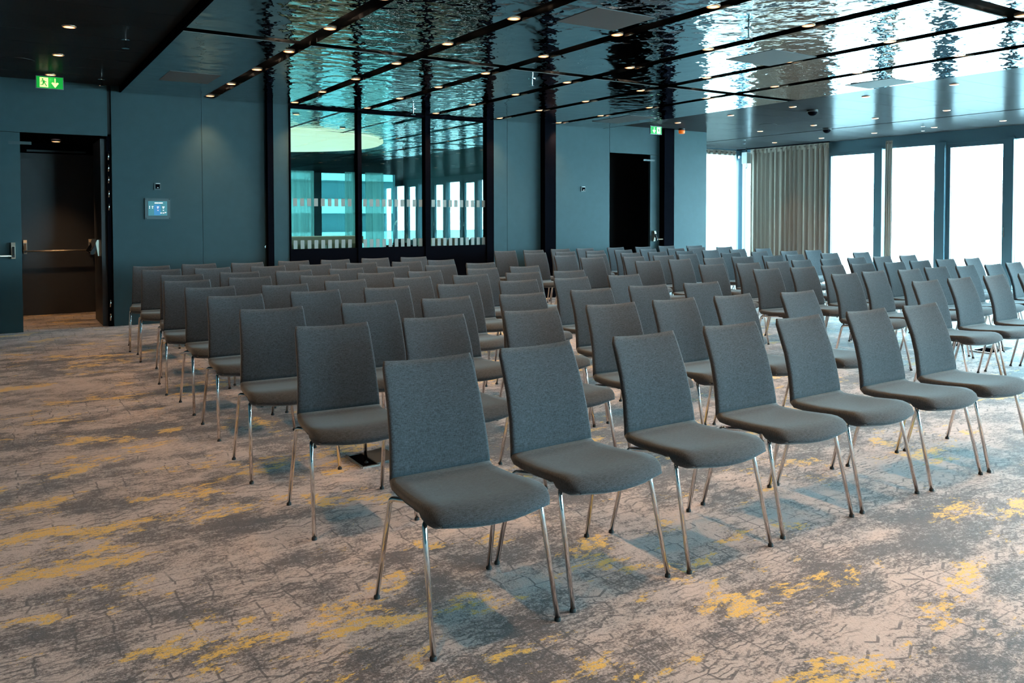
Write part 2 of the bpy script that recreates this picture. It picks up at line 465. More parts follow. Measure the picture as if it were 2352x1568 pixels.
# right of the glazing
XG0, XG1 = wx(665), wx(1133)
B(XG1, wx(1399), YB + .03, YB + .2, 0, 3.17).build('wall_core', M['backing'], wall)
wpanel(XG1 + .004, wx(1164.6), .004, ZC); wpanel(wx(1165.4), wx(1276), .004, ZC - .05); wpanel(wx(1165.4), wx(1276), ZC - .045, ZC)
wpanel(wx(1277), wx(1400), .004, ZC)
ZD3 = 2.60
wpanel(wx(1400.6), wx(1531), ZD3, ZC)
wpanel(wx(1548.5), 12.0, .004, ZC)
B(wx(1399), wx(1531), YB + .03, YB + .2, ZD3 + .02, 3.17).build('wall_core', M['backing'], wall)
B(wx(1531), 12.0, YB + .03, YB + .2, 0, 3.17).build('wall_core', M['backing'], wall)
# return of the wall past its free end, up to the far window
struct(B(11.95, 12.0, YB + .2, YF, 0, 3.17).build('wall_return', M['wall']))
struct(B(wx(1399) - .1, 11.9, 12.95, 13.05, 0, 3.17).build('wall_store', M['backing']), 'dark wall of the unlit room behind the open door')
struct(B(wx(1399) - .15, wx(1399) - .05, YB + .2, 13.0, 0, 3.17).build('wall_store_side', M['backing']))

# ------------------------------------------------------------------ door hardware
def panic_bar(parent, x0, x1, yf, z, out=-1, mat='bar'):
    """horizontal push bar carried by two sloping arms; stands out from the leaf face at yf"""
    pb = empty('panic_bar', (0, 0, 0), 0, parent)
    for x in (x0, x1):
        poly = [(yf, z - .04), (yf, z + .16), (yf + out * .045, z + .16), (yf + out * .06, z + .12), (yf + out * .045, z + .02), (yf + out * .03, z - .04)]
        MB().prism(poly, 'x', x - .022, x + .022).build('bar_mount', M['bar'], pb)
        arm = [(yf + out * .03, z + .11), (yf + out * .06, z + .11), (yf + out * .115, z + .01), (yf + out * .115, z - .02), (yf + out * .085, z - .02)]
        MB().prism(arm, 'x', x - .013, x + .013).build('bar_arm', M['plate'], pb)
    MB().tube([(x0, yf + out * .1, z), (x1, yf + out * .1, z)], .011, 12).build('push_bar', M[mat], pb, True)
    return pb

# double door into the lobby: left leaf shut, right leaf folded back into the lobby
d1 = struct(empty('door_1'), 'slate double door with push bars, one leaf folded open into a small lobby')
lf = B(XD0 + .004, XM, YB, YB + .06, .004, ZD - .006).build('door_leaf', M['wall'], d1)
panic_bar(lf, XD0 + .15, XM - .09, YB, .95)
cl = B(XM - .12, XM + .12, YB - .012, YB - .002, 2.31, 2.345).build('closer_arm', M['bezel'], lf)
opened = B(XD1 - .075, XD1 - .012, YB + .10, YB + 1.02, .004, ZD - .03).build('door_leaf', M['door'], d1)
pb = empty('panic_bar', (0, 0, 0), 0, opened)
for y in (YB + .22, YB + .86):
    MB().prism([(XD1 - .075, .91), (XD1 - .075, 1.12), (XD1 - .12, 1.12), (XD1 - .135, 1.08), (XD1 - .11, .91)], 'y', y - .022, y + .022).build('bar_mount', M['bar'], pb)
    MB().prism([(XD1 - .10, 1.07), (XD1 - .13, 1.07), (XD1 - .20, .96), (XD1 - .19, .93), (XD1 - .16, .93)], 'y', y - .013, y + .013).build('bar_arm', M['plate'], pb)
MB().tube([(XD1 - .185, YB + .22, .945), (XD1 - .185, YB + .86, .945)], .011, 12).build('push_bar', M['chrome'], pb, True)
B(XD1 - .012, XD1 + .03, YB + .02, YB + .10, 0, ZD).build('door_jamb', M['black'], d1)
for z in (.12, .30, 1.55, 1.72, 1.90, 2.05, 2.20):
    MB().tube([(XD1 + .006, YB + .012, z - .045), (XD1 + .006, YB + .012, z + .045)], .010, 10).build('hinge', M['steel'], d1, True)
# lobby
struct(B(XD0 - .1, XD0, YB + .2, 13.8, 0, 2.6).build('wall_lobby_left', M['black']))
struct(B(XD1 + .04, XD1 + .14, YB + .2, 13.8, 0, 2.6).build('wall_lobby_right', M['black']))
struct(B(XD0 - .1, XD1 + .14, YB + .2, 13.8, 2.5, 2.6).build('ceiling_lobby', M['black']))
struct(B(XD0 - .1, XD1 + .14, 13.74, 13.9, 0, 2.6).build('wall_lobby_far', M['black']))
d2 = struct(empty('door_2'), 'charcoal inner door with a gleaming push bar at the end of the lobby')
dx0, dx1 = on_y(45, 500, 13.7).x, on_y(216, 500, 13.7).x
leaf2 = B(dx0, dx1, 13.68, 13.74, .004, 2.34).build('door_leaf', M['door'], d2)
panic_bar(leaf2, dx0 + .06, dx1 - .06, 13.68, .93)
B(dx0 - .05, dx1 + .05, 13.64, 13.74, 2.35, 2.40).build('door_head', M['black'], d2)
B(dx0 + .1, dx1 - .1, 13.62, 13.68, 2.36, 2.385).build('closer_rail', M['bezel'], d2)
B(dx1, dx1 + .05, 13.64, 13.74, 0, 2.40).build('door_jamb', M['black'], d2)

# door beside the window bay: black open leaf, shut slate leaf with push bar
d3 = struct(empty('door_3'), 'door with a black opening and a narrow shut slate leaf')
lf3 = B(wx(1493.5), wx(1530.5), YB, YB + .05, .004, ZD3 - .008).build('door_leaf', M['wall'], d3)
panic_bar(lf3, wx(1501), wx(1530), YB, .98)
B(wx(1477), wx(1503), YB - .015, YB - .003, 2.475, 2.505).build('closer_arm', M['bezel'], lf3)
B(wx(1400.6) + .01, wx(1400.6) + .06, YB + .2, YB + 1.1, .004, ZD3 - .01).build('door_leaf', M['door_black'], d3)

# ------------------------------------------------------------------ interior glazing
win1 = struct(empty('window_1'), 'interior glazed screen with black mullions and two rows of frosted markers')
ZG = .945
mul = [(XG0, wx(668)), (wx(821), wx(830)), (wx(976), wx(988)), (wx(1117), XG1)]
for x0, x1 in mul:
    B(x0, x1, YB - .02, YB + .10, 0, ZM).build('mullion', M['black'], win1)
for (a, b) in zip(mul, mul[1:]):
    x0, x1 = a[1], b[0]
    B(x0, x1, YB + .0, YB + .08, .004, ZG).build('lower_panel', M['black'], win1)
    B(x0, x1, YB + .0, YB + .08, ZM - .035, ZM).build('head_rail', M['black'], win1)
    g = B(x0, x1, YB + .045, YB + .055, ZG, ZM - .035).build('pane', M['inner_glass'], win1)
    n = int((x1 - x0) / .104)
    for zz, hh in ((1.575, .115), (ZG + .004, .125)):
        for k in range(n):
            xx = x0 + .045 + k * .104
            B(xx, xx + .058, YB + .040, YB + .044, zz, zz + hh).build('frosted_marker', M['dot'], g)
B(XG0, XG1, YB + .1, YB + .2, ZM, 3.17).build('head_core', M['backing'], win1)

# room beyond the glazing
struct(B(2.0, 11.0, YB + .2, 24, -.2, -.005).build('floor_beyond', M['dark_floor']))
XA0, XA1 = 2.4, 10.7
struct(B(2.3, XA0, YB + .2, 23.6, 0, 3.2).build('wall_beyond_left', M['wall']))
struct(B(XA1, XA1 + .1, 13.06, 23.6, 0, 3.2).build('wall_beyond_right', M['wall']))
struct(B(9.36, 9.45, YB + .2, 13.06, 0, 3.2).build('wall_beyond_stub', M['wall']))
cb = struct(empty('ceiling_beyond'), 'mirrored ceiling of the room behind the glazing')
for i in range(3):
    for j in range(7):
        xa = XA0 + j * 1.175; ya = YB + .22 + i * 3.95
        B(xa + .04, xa + 1.135, ya, ya + 3.87, ZM + .10, ZM + .14).build('ceiling_panel', M['mirror'], cb)
B(2.3, XA1 + .1, YB + .2, 23.6, 3.2, 3.3).build('ceiling_void', M['slab'], cb)
tag(MB().lathe([(0.01, 0), (2.55, 0), (2.62, .04), (2.62, .06)], (5.0, 18.3, ZM + .03), 64).build('ceiling_disc_light', M['disc']), 'large round cream light disc on the ceiling behind the glazing', 'light')
w2 = struct(empty('window_2'), 'tinted window of the room behind the glazing')
yb = 23.5
for x in (2.4, on_y(726, 450, yb).x - .12, on_y(825, 450, yb).x - .2, on_y(905, 450, yb).x, XA1 - .1):
    B(x, x + .26, yb - .08, yb + .1, 0, 3.2).build('mullion', M['frame'], w2)
B(2.4, XA1, yb - .08, yb + .1, 2.72, 3.2).build('head_rail', M['frame'], w2)
B(2.4, XA1, yb + .0, yb + .02, 0, 2.72).build('pane', M['solar_glass'], w2)
portal((6.5, yb + .3, 1.5), (math.radians(-90), 0, 0), 8.2, 2.6)
def wavy(p0, p1, z0, z1, amp, pitch, seed, flare=.0):
    """a hanging curtain: pleated sheet of two skins a few millimetres apart"""
    r = random.Random(seed)
    p0 = Vector((*p0, 0)); p1 = Vector((*p1, 0)); Lh = (p1 - p0).length; t = (p1 - p0) / Lh; nrm = Vector((-t.y, t.x, 0))
    n = max(24, int(Lh / pitch * 8)); ph = [r.uniform(-.6, .6) for _ in range(n + 1)]
    mb = MB(); zs = [z0, z0 + .5 * (z1 - z0), z1 - .12, z1]
    for skin in (0, .004):
        for j, z in enumerate(zs):
            k = (1.15, 1.0, .75, .45)[j]
            for i in range(n + 1):
                s = i / n; a = 2 * math.pi * s * Lh / pitch
                off = amp * k * (math.sin(a + .8 * math.sin(s * 17 + seed)) + .35 * math.sin(2.3 * a + seed))
                q = p0 + t * (s * Lh) + nrm * (off + skin)
                mb.v.append((q.x, q.y, z))
    for b in (0, 4 * (n + 1)):
        for j in range(3):
            for i in range(n):
                a = b + j * (n + 1) + i
                mb.f.append((a, a + 1, a + n + 2, a + n + 1))
    return mb
for i, (pa, pb_) in enumerate(((668, 722), (792, 818), (838, 880))):
    xa, xb = on_y(pa, 450, 23.2).x, on_y(pb_, 450, 23.2).x
    tag(wavy((xa, 23.2), (xb, 23.2), .02, 2.75, .05, .22, 40 + i).build('sheer_curtain', M['white_sheer'], None, True),
        ('pale sheer curtain by the near edge of the glazed screen', 'narrow pale sheer curtain behind the first black mullion', 'bright pale sheer curtain in the middle pane of the screen')[i], 'curtain', 'sheer curtains in the room beyond')
# counter and glass dome in the room beyond
ct = thing('service_counter', (4.9, 16.6, 0), 'cream counter with a white top in the room behind the glazing', 'counter')
B(-2.2, 1.55, -.3, .3, 0, .86).build('counter_body', M['cream'], ct)
B(-2.25, 1.6, -.36, .36, .86, 1.01).build('counter_top', M['white_plastic'], ct)
pt = thing('display_table', (6.62, 14.6, 0), 'small dark table behind the glazing carrying a glass dome', 'table')
B(-.25, .25, -.25, .25, .80, .86).build('table_top', M['black'], pt)
MB().lathe([(.22, 0), (.22, .02), (.035, .05), (.035, .80)], (0, 0, 0), 20).build('pedestal', M['black'], pt, False)
dm = thing('glass_dome', (6.62, 14.6, .86), 'clear glass dome standing on a dark base behind the glazing', 'dome')
MB().lathe([(.16, 0), (.16, .05), (.01, .05)], (0, 0, 0), 28).build('dome_base', M['black'], dm)
MB().lathe([(.145, .05), (.145, .36), (.13, .43), (.09, .485), (.04, .505), (.02, .51), (.024, .54), (.0, .55)], (0, 0, 0), 28).build('dome_glass', glass_mat('dome_glass', (.88, .95, .94), .10), dm, True)
tag(B(7.6, 8.2, 15.2, 15.9, 0, .95).build('low_cabinet', M['white_plastic']), 'pale low cabinet standing behind the glazing', 'cabinet')

# facade across the street, seen through the tinted panes
fc = tag(empty('office_building', (0, 42, -6)), 'banded office building seen through the tinted windows', 'building')
B(-25, 45, 0, 8, 0, 18).build('facade_glass', M['facade_dark'], fc)
for k in range(9):
    B(-25.2, 45.2, -.3, .02, .6 + k * 1.75, 1.35 + k * 1.75).build('facade_band', M['facade_pale'], fc)
for k in range(24):
    B(-20 + k * 2.6, -19.8 + k * 2.6, -.32, .02, 0, 17).build('facade_pier', M['facade_pale'], fc)

# ------------------------------------------------------------------ window wall (right) and window bay (far)
wr = struct(B(XW - .06, XW + .14, YN, YF, 2.86, 3.17).build('wall_right', M['frame']), 'dark header and frames of the glazed side wall')
struct(B(12.0, XW + .14, YF - .06, YF + .14, 2.96, 3.17).build('wall_far', M['frame']))
def mull_x(y0, y1, d=.10): B(XW - d, XW + .10, min(y0, y1), max(y0, y1), 0, 2.9).build('mullion', M['frame'], wr)
WN = [3]
def win_x(y0, y1, sash, ztop=2.86):
    """window in the side wall between y0 and y1; sash width of the inner frame"""
    w = struct(empty('window_%d' % WN[0])); WN[0] += 1
    y0, y1 = min(y0, y1), max(y0, y1)
    if sash:
        for a, b in ((y0, y0 + sash), (y1 - sash, y1)): B(XW - .04, XW + .04, a, b, .03, ztop).build('sash_stile', M['frame'], w)
        B(XW - .04, XW + .04, y0 + sash, y1 - sash, ztop - sash, ztop).build('sash_rail', M['frame'], w)
        B(XW - .04, XW + .04, y0 + sash, y1 - sash, .03, .03 + sash).build('sash_rail', M['frame'], w)
        hd = B(XW - .075, XW - .055, y0 + .4 * sash - .012, y0 + .4 * sash + .012, 1.02, 1.20).build('window_handle', M['steel'], w)
        B(XW - .06, XW - .04, y0 + .4 * sash - .01, y0 + .4 * sash + .01, 1.08, 1.12).build('handle_base', M['steel'], hd)
    else:
        B(XW - .04, XW + .04, y0, y1, 0, .05).build('sash_rail', M['frame'], w)
    B(XW - .008, XW + .008, y0 + sash, y1 - sash, .03 + sash * .9, ztop - sash * .9).build('pane', M['glass'], w)
    return w
mull_x(YF, wy(1711)); win_x(wy(1711), wy(1738), 0); mull_x(wy(1738), wy(1746))
win_x(wy(1746), wy(1898), .05); mull_x(wy(1898), wy(1904))
win_x(wy(1904), wy(2016), .075, 2.86); mull_x(wy(2015), wy(2031))
win_x(wy(2031), wy(2153), 0); mull_x(wy(2153), wy(2176), .12)
win_x(wy(2176), wy(2314), .075); mull_x(wy(2314), wy(2333))
y = wy(2333)
PER = wy(2031) - wy(2333)
while y > YN + 3.0:
    win_x(y, y - 1.20, 0); mull_x(y - 1.20, y - 1.45, .12)
    win_x(y - 1.45, y - PER + .22, .075); mull_x(y - PER + .22, y - PER)
    y -= PER
mull_x(y, YN)
# far bay
wfar = struct(empty('window_%d' % WN[0])); WN[0] += 1
for a in (12.0, 13.3, XW - .30): B(a, a + .12, YF - .08, YF + .1, 0, 2.96).build('mullion', M['frame'], wfar)
B(12.0, XW, YF - .01, YF + .01, .03, 2.96).build('pane', M['glass'], wfar)
# wall behind the camera, opened for an added window
wfr = struct(B(XL, 6.8, YN - .15, YN, 0, 3.17).build('wall_front', M['wall']))
B(11.2, XW + .1, YN - .15, YN, 0, 3.17).build('wall_core', M['wall'], wfr)
B(6.8, 11.2, YN - .15, YN, 2.9, 3.17).build('wall_core', M['frame'], wfr)
fill_window = struct(empty('window_%d' % WN[0]))  # unseen window, added to throw blue daylight on the chair fronts
for a in (6.8, 8.2, 9.6, 11.0): B(a, a + .2, YN - .12, YN, 0, 2.9).build('mullion', M['frame'], fill_window)
B(6.8, 11.2, YN - .07, YN - .05, .03, 2.9).build('pane', M['glass'], fill_window)
struct(B(XL - 10, XW + .15, -60, YN - .2, -.4, -.12).build('terrace_ground_front', M['stone']))
# outside
struct(B(XW + .15, 90, -60, 80, -.4, -.12).build('terrace_ground', M['stone']))
for i, (x, y0, y1, h) in enumerate(((70, 12, 30, 3.4), (64, 33, 52, 2.6), (75, 54, 74, 4.2))):
    b = tag(empty('city_block', (x, 0, -.12)), ('long low pale building beyond the window bay', 'pale flat building seen past the dark window post', 'tall pale building far outside the windows')[i], 'building')
    B(0, 8, y0, y1, 0, h).build('building_wall', M['facade_pale'], b)
    for k in range(int((y1 - y0) / 2.4)):
        B(-.05, 0.02, y0 + .6 + k * 2.4, y0 + 1.9 + k * 2.4, h - 1.5, h - .6).build('building_window', M['facade_dark'], b)

# ------------------------------------------------------------------ curtains in the room
def curtain(name, p0, p1, z1, mat, label, amp, pitch, seed):
    c = thing(name, (0, 0, 0), label, 'curtain')
    wavy(p0, p1, .02, z1, amp, pitch, seed).build('curtain_fabric', M[mat], c, True)
    hp = wavy(p0, p1, z1 - .06, z1 + .015, amp * .55, pitch, seed).build('heading_tape', M['curtain'], c, True)
    return c
XC = XW - .24
curtain('window_curtain', (XC, on_x(1723, 450, XC).y), (XC, on_x(1902, 450, XC).y), 3.07, 'curtain', 'wide taupe curtain drawn across the corner of the window wall', .038, .14, 3)
curtain('gathered_curtain', (XC + .05, on_x(2034, 450, XC + .05).y), (XC + .05, on_x(2049, 450, XC + .05).y), 3.0, 'pale_curtain', 'narrow gathered pale curtain against a window post', .03, .05, 5)
YC = YF - .22
curtain('sheer_curtain', (12.05, YC), (on_y(1689, 450, YC).x, YC), 3.05, 'sheer', 'translucent white curtain across the far window bay', .035, .17, 8)
tag(B(XC - .03, XC + .01, on_x(1905, 450, XC).y, YF - .1, 3.085, 3.11).build('curtain_rail', M['black']), 'thin dark rail carrying the wide taupe curtain', 'rail')
CHAIRS = {  # block, row -> (x, y, turn in degrees) seat by seat
    ('L', 1): [(1.388, 2.508, -1.5), (1.933, 2.534, 2.5), (2.518, 2.520, -0.2), (3.114, 2.542, -1.1), (3.665, 2.545, 1.5), (4.251, 2.533, 0.1), (4.805, 2.531, 0.9)],
    ('L', 2): [(1.399, 3.656, -4.2), (2.002, 3.674, -0.7), (2.616, 3.647, -2.5), (3.206, 3.638, -4.1), (3.756, 3.631, -0.7), (4.306, 3.611, 1.6), (4.892, 3.528, 0.5)],
    ('L', 3): [(1.362, 4.585, -2.8), (1.996, 4.586, -0.7), (2.550, 4.568, 0.8), (3.118, 4.517, -2.2), (3.732, 4.513, -2.9), (4.319, 4.549, -5.2), (4.869, 4.503, -4.4)],
    ('L', 4): [(1.394, 5.546, 0.1), (1.982, 5.569, 1.8), (2.532, 5.561, -2.0), (3.155, 5.542, -0.7), (3.739, 5.557, -3.9), (4.308, 5.539, -1.0), (4.924, 5.546, -1.5)],
    ('L', 5): [(1.396, 6.343, 0.7), (1.946, 6.244, -0.5), (2.531, 6.400, 2.4), (3.149, 6.400, -0.2), (3.737, 6.376, -1.5), (4.287, 6.350, -6.0), (4.844, 6.321, -2.8)],
    ('L', 6): [(1.360, 7.144, -2.4), (1.910, 7.239, -3.0), (2.535, 7.141, -1.9), (3.085, 7.146, -5.0), (3.635, 7.107, 2.2), (4.317, 7.144, 0.1), (4.867, 7.187, -2.7)],
    ('L', 7): [(1.449, 7.917, -4.4), (1.999, 7.994, -4.0), (2.549, 7.934, 1.1), (3.099, 7.935, -1.0), (3.649, 7.997, -3.4), (4.199, 7.919, -3.8), (4.785, 8.036, -4.9)],
    ('L', 8): [(1.416, 8.862, -4.4), (1.966, 8.844, 4.2), (2.516, 8.850, -3.7), (3.066, 8.870, -2.8), (3.616, 8.876, -6.0), (4.166, 8.781, -6.0), (4.721, 8.904, -1.4)],
    ('L', 9): [(1.419, 9.582, -6.0), (1.969, 9.707, -1.6), (2.519, 9.644, 1.0), (3.069, 9.739, -6.0), (3.619, 9.707, -1.7), (4.181, 9.774, -3.4), (4.731, 9.761, -3.7)],
    ('R', 1): [(6.603, 3.569, -1.2), (7.162, 3.579, -0.0), (7.766, 3.583, 1.4), (8.316, 3.543, 0.9)],
    ('R', 2): [(6.775, 4.484, -1.9), (7.329, 4.538, 0.9), (7.879, 4.501, -0.4), (8.447, 4.558, -4.6), (8.997, 4.521, -0.3), (9.547, 4.494, 1.4), (10.097, 4.537, 1.6)],
    ('R', 3): [(6.718, 5.387, -3.2), (7.268, 5.359, -3.8), (7.818, 5.380, -1.7), (8.368, 5.393, -4.6), (8.987, 5.377, -2.1), (9.537, 5.394, -4.3), (10.112, 5.391, -3.6), (10.697, 5.347, 1.3)],
    ('R', 4): [(6.819, 6.267, -4.2), (7.376, 6.213, -2.7), (7.926, 6.239, -2.6), (8.476, 6.307, 1.0), (9.026, 6.295, 0.9), (9.576, 6.292, -0.4), (10.126, 6.281, -2.0), (10.734, 6.278, -1.2)],
    ('R', 5): [(6.700, 7.234, -6.0), (7.326, 7.298, -0.8), (7.945, 7.294, 1.0), (8.495, 7.324, -5.9), (9.051, 7.269, -3.6), (9.601, 7.310, -0.2), (10.398, 7.323, -2.9), (11.031, 7.225, -2.4)],
    ('R', 6): [(6.653, 8.265, -1.3), (7.288, 8.143, 0.8), (7.842, 8.165, -2.9), (8.392, 8.241, -0.3), (9.234, 8.219, -6.0), (9.940, 8.247, 0.2), (10.490, 8.140, -2.1), (11.040, 8.108, -3.2)],
    ('R', 7): [(6.728, 8.965, 1.7), (7.305, 8.982, 2.0), (7.987, 9.035, -0.6), (8.573, 9.090, -1.2), (9.123, 9.056, -1.0), (9.767, 9.117, 0.9), (10.397, 9.107, 0.7), (10.947, 9.050, -1.3)],
    ('R', 8): [(6.750, 9.820, -6.0), (7.399, 9.903, -1.6), (8.030, 9.945, 0.7), (8.611, 9.941, 1.1), (9.161, 9.936, 3.2), (9.711, 9.886, -3.7), (10.303, 10.004, -6.0), (10.950, 9.943, -3.9)],
    ('R', 9): [(6.770, 10.711, -6.0), (7.320, 10.710, -4.9), (7.948, 10.824, -3.7), (8.498, 10.819, 1.9), (9.169, 10.821, 0.3), (9.775, 10.779, 0.2), (10.412, 10.874, -3.5), (10.962, 10.709, -5.1)],
}
# ------------------------------------------------------------------ downlights
lamp_me = MB().lathe([(.001, .0), (.042, .0), (.042, .004)], (0, 0, 0), 20).mesh('lamp_disc', M['lamp'])
ring_me = MB().lathe([(.054, -.004), (.058, .0), (.058, .02), (.044, .02), (.043, -.001), (.052, -.004)], (0, 0, 0), 20).mesh('lamp_ring', M['lamp_ring'], True)
def downlight(x, y, z, label, group, watts=None, cone=76):
    t = thing('downlight', (x, y, z), label, 'downlight', group)
    link('lamp_ring', ring_me, t); link('lamp_disc', lamp_me, t, (0, 0, .003))
    ld = bpy.data.lights.new('downlight_beam', 'SPOT')
    ld.energy = SPOT_W if watts is None else watts; ld.color = (1.0, .60, .31); ld.spot_size = math.radians(cone); ld.spot_blend = 1.0; ld.shadow_soft_size = .03
    o = bpy.data.objects.new('downlight_beam', ld); COL.objects.link(o); o.parent = t; o.location = (0, 0, -.02)
NTH = ['first', 'second', 'third', 'fourth', 'fifth', 'sixth', 'seventh', 'eighth', 'ninth', 'tenth', 'eleventh', 'twelfth', 'thirteenth', 'fourteenth']
for i, xs in enumerate(SLOTS):
    for k in range(11):
        downlight(xs, 11.45 - 1.165 * k, ZM + .012, 'warm downlight in the %s ceiling slot from the double door, %s from the slate wall' % (NTH[i], NTH[k]), 'downlights in the ceiling slots')
for i, (xs, y0, n) in enumerate(((10.3, 10.75, 11), (12.72, 10.95, 11), (14.95, 12.45, 12))):
    for k in range(n):
        downlight(xs, y0 - 1.262 * k, ZC - .006, 'warm downlight in the satin ceiling, %s, %s from the window bay' % (('row beside the mirrored panels', 'middle row', 'row nearest the windows')[i], NTH[k]), 'downlights in the satin ceiling')
for k, y in enumerate((11.15, 9.75, 8.25, 6.7, 5.2, 3.7, 2.2)):
    downlight(.57, y, ZC - .006, 'warm downlight in the black ceiling strip, %s from the double door' % NTH[k], 'downlights before the double door')
downlight(.72, 13.05, 2.47, 'downlight in the lobby behind the folded door leaf', None, 75)

for x, y, lb in ((4.2, 13.4, 'downlight in the ceiling behind the first pane of the screen'), (5.6, 15.0, 'downlight above the counter behind the screen'), (7.4, 15.0, 'downlight in the ceiling behind the last pane'), (3.4, 15.0, 'downlight over the far end of the cream counter')):
    downlight(x, y, ZM + .09, lb, None, 70, 110)

# ------------------------------------------------------------------ small ceiling things
def sprinkler(x, y, z, label):
    t = thing('sprinkler', (x, y, z), label, 'sprinkler', None)
    MB().lathe([(.040, 0), (.040, -.006), (.012, -.009)], (0, 0, 0), 14).build('escutcheon', M['chrome'], t)
    MB().tube([(0, 0, -.005), (0, 0, -.085)], .009, 8).build('stem', M['chrome'], t)
    MB().lathe([(.034, -.083), (.034, -.088), (.002, -.091)], (0, 0, 0), 12).build('deflector', M['chrome'], t)
for px, py, lb, z in ((1222, 181, 'chrome sprinkler on a mirrored panel before the slate wall', ZM), (1720, 65, 'chrome sprinkler on a mirrored panel near the second cross slot', ZM),
                      (949, 250, 'tiny sprinkler on the mirrored ceiling above the glazed screen', ZM), (288, 90, 'sprinkler hanging from the black ceiling strip', ZC), (2120, 290, 'sprinkler in the satin ceiling near the windows', ZC),
                      (1709, 321, 'sprinkler in the satin ceiling at the window bay', ZC)):
    p = on_z(px, py, z); sprinkler(p.x, min(p.y, YB - .4 if p.x < 12 else 99), z, lb)
p = on_z(220, 198, ZC); sprinkler(p.x, 11.2, ZC, 'sprinkler above the folded door leaf')
for px, py, lb in ((1866, 252, 'dark dome camera at the edge of the mirrored ceiling'), (1899, 294, 'smaller dark dome camera near the taupe curtain')):
    p = on_z(px, py, ZC); t = thing('dome_camera', (p.x, p.y, ZC), lb, 'camera')
    MB().lathe([(.085, 0), (.085, -.03), (.075, -.035)], (0, 0, 0), 24).build('camera_base', M['plate'], t, False)
    MB().lathe([(.072, -.03), (.068, -.055), (.05, -.08), (.025, -.094), (.004, -.098)], (0, 0, 0), 24).build('camera_dome', M['black'], t, True)
for px, py, lb in ((1764, 286, 'flush round speaker in the satin ceiling'), (40, 137, 'flush round speaker in the black ceiling strip')):
    p = on_z(px, py, ZC); t = thing('ceiling_speaker', (p.x, p.y, ZC), lb, 'speaker')
    MB().lathe([(.001, -.004), (.14, -.004), (.155, 0)], (0, 0, 0), 28).build('speaker_grille', M['plate'], t)
    MB().lathe([(.142, -.005), (.155, -.006), (.16, 0), (.142, -.001)], (0, 0, 0), 28).build('speaker_rim', M['board'], t, True)

# ------------------------------------------------------------------ escape signs
def exit_sign(loc, w, h, label, arrow_left, pale):
    t = thing('exit_sign', loc, label, 'sign')
    B(-w / 2 - .008, w / 2 + .008, -.012, .012, -h - .008, .008).build('sign_frame', M['steel'], t)
    for s, yf in ((-1, -.0125),):
        B(-w / 2, w / 2, yf - .004, yf, -h, 0).build('sign_face', M['sign_green'], t)
        mt = M['sign_pale'] if pale else M['sign_white']
        k = -1 if arrow_left else 1
        ax = k * w * .20; dx = -k * w * .22; yy = yf - .007
        ar = [(-.025, -.1), (.025, -.1), (.025, -.55), (.10, -.45), (.17, -.53), (0, -.93), (-.17, -.53), (-.10, -.45), (-.025, -.55)]
        MB().prism([(ax + a * w * .85, b * h) for a, b in ar], 'y', yy, yf - .003).build('arrow', mt, t)
        B(dx - w * .16, dx + w * .16, yy, yf - .003, -h * .92, -h * .08).build('door_symbol', mt, t)
        fig = MB()
        c = (dx - .05 * w, -.24 * h)
        fig.prism([(c[0] + .035 * w * math.cos(a * .785), c[1] + .035 * w * math.sin(a * .785)) for a in range(8)], 'y', yy - .003, yy)
        for q in ([(-.06, -.33), (.02, -.33), (.04, -.58), (-.04, -.58)], [(.0, -.54), (.05, -.58), (.12, -.82), (.08, -.84)], [(-.05, -.55), (.0, -.58), (-.03, -.74), (-.13, -.78), (-.13, -.73), (-.06, -.70)], [(.02, -.36), (.11, -.46), (.09, -.50), (.0, -.42)], [(-.06, -.34), (-.13, -.44), (-.11, -.47), (-.04, -.40)]):
            fig.prism([(dx + a * w, b * h) for a, b in q], 'y', yy - .003, yy)
        fig.build('running_figure', M['sign_green'], t)
    MB().tube([(0, 0, .005), (0, 0, .03)], .008, 8).build('hanger', M['steel'], t)
    return t
pL = on_y(96, 201, 11.15), on_y(133, 221, 11.15)
exit_sign(((pL[0].x + pL[1].x) / 2, 11.15, ZC - .035), .27, .135, 'green exit sign with running figure and down arrow before the double door', False, True)
pR = on_y(1495, 283, 11.25), on_y(1517, 298, 11.25)
exit_sign(((pR[0].x + pR[1].x) / 2, 11.25, ZC - .035), .26, .135, 'green exit sign with arrow beside white door symbol above the black doorway', True, False)
p = on_y(1566, 286, 11.45)
t = thing('warning_beacon', (p.x, 11.45, ZC), 'orange warning beacon under the ceiling beside the black wall post', 'beacon')
MB().lathe([(.058, 0), (.058, -.035)], (0, 0, 0), 20).build('beacon_base', M['plate'], t)
MB().lathe([(.06, -.035), (.062, -.05), (.058, -.09), (.045, -.10), (.002, -.102)], (0, 0, 0), 20).build('beacon_lens', M['beacon'], t, True)

# ------------------------------------------------------------------ wall fittings
def on_wall(px, py): return on_y(px, py, YB)
a, b = on_wall(332, 455), on_wall(391, 503)
t = thing('touch_panel', ((a.x + b.x) / 2, YB, (a.z + b.z) / 2), 'lit touch panel in a dark frame on the slate wall', 'touch panel')
hw, hh = (b.x - a.x) / 2, (a.z - b.z) / 2
B(-hw, hw, -.018, 0, -hh, hh).build('panel_frame', M['bezel'], t)
for sx in (-1, 1):
    for sz in (-1, 1): MB().tube([(sx * (hw - .012), -.021, sz * (hh - .012)), (sx * (hw - .012), -.017, sz * (hh - .012))], .005, 8).build('frame_screw', M['black'], t)
sc = B(-.116, .116, -.022, -.018, -.092, .100).build('screen', M['screen'], t)
B(-.045, .035, -.024, -.022, -.085, .055).build('screen_tile', M['screen_blue'], sc)
B(-.038, .010, -.026, -.024, .070, .082).build('screen_title', M['screen_mark'], sc); B(.014, .062, -.026, -.024, .070, .082).build('screen_title', M['screen_mark'], sc)
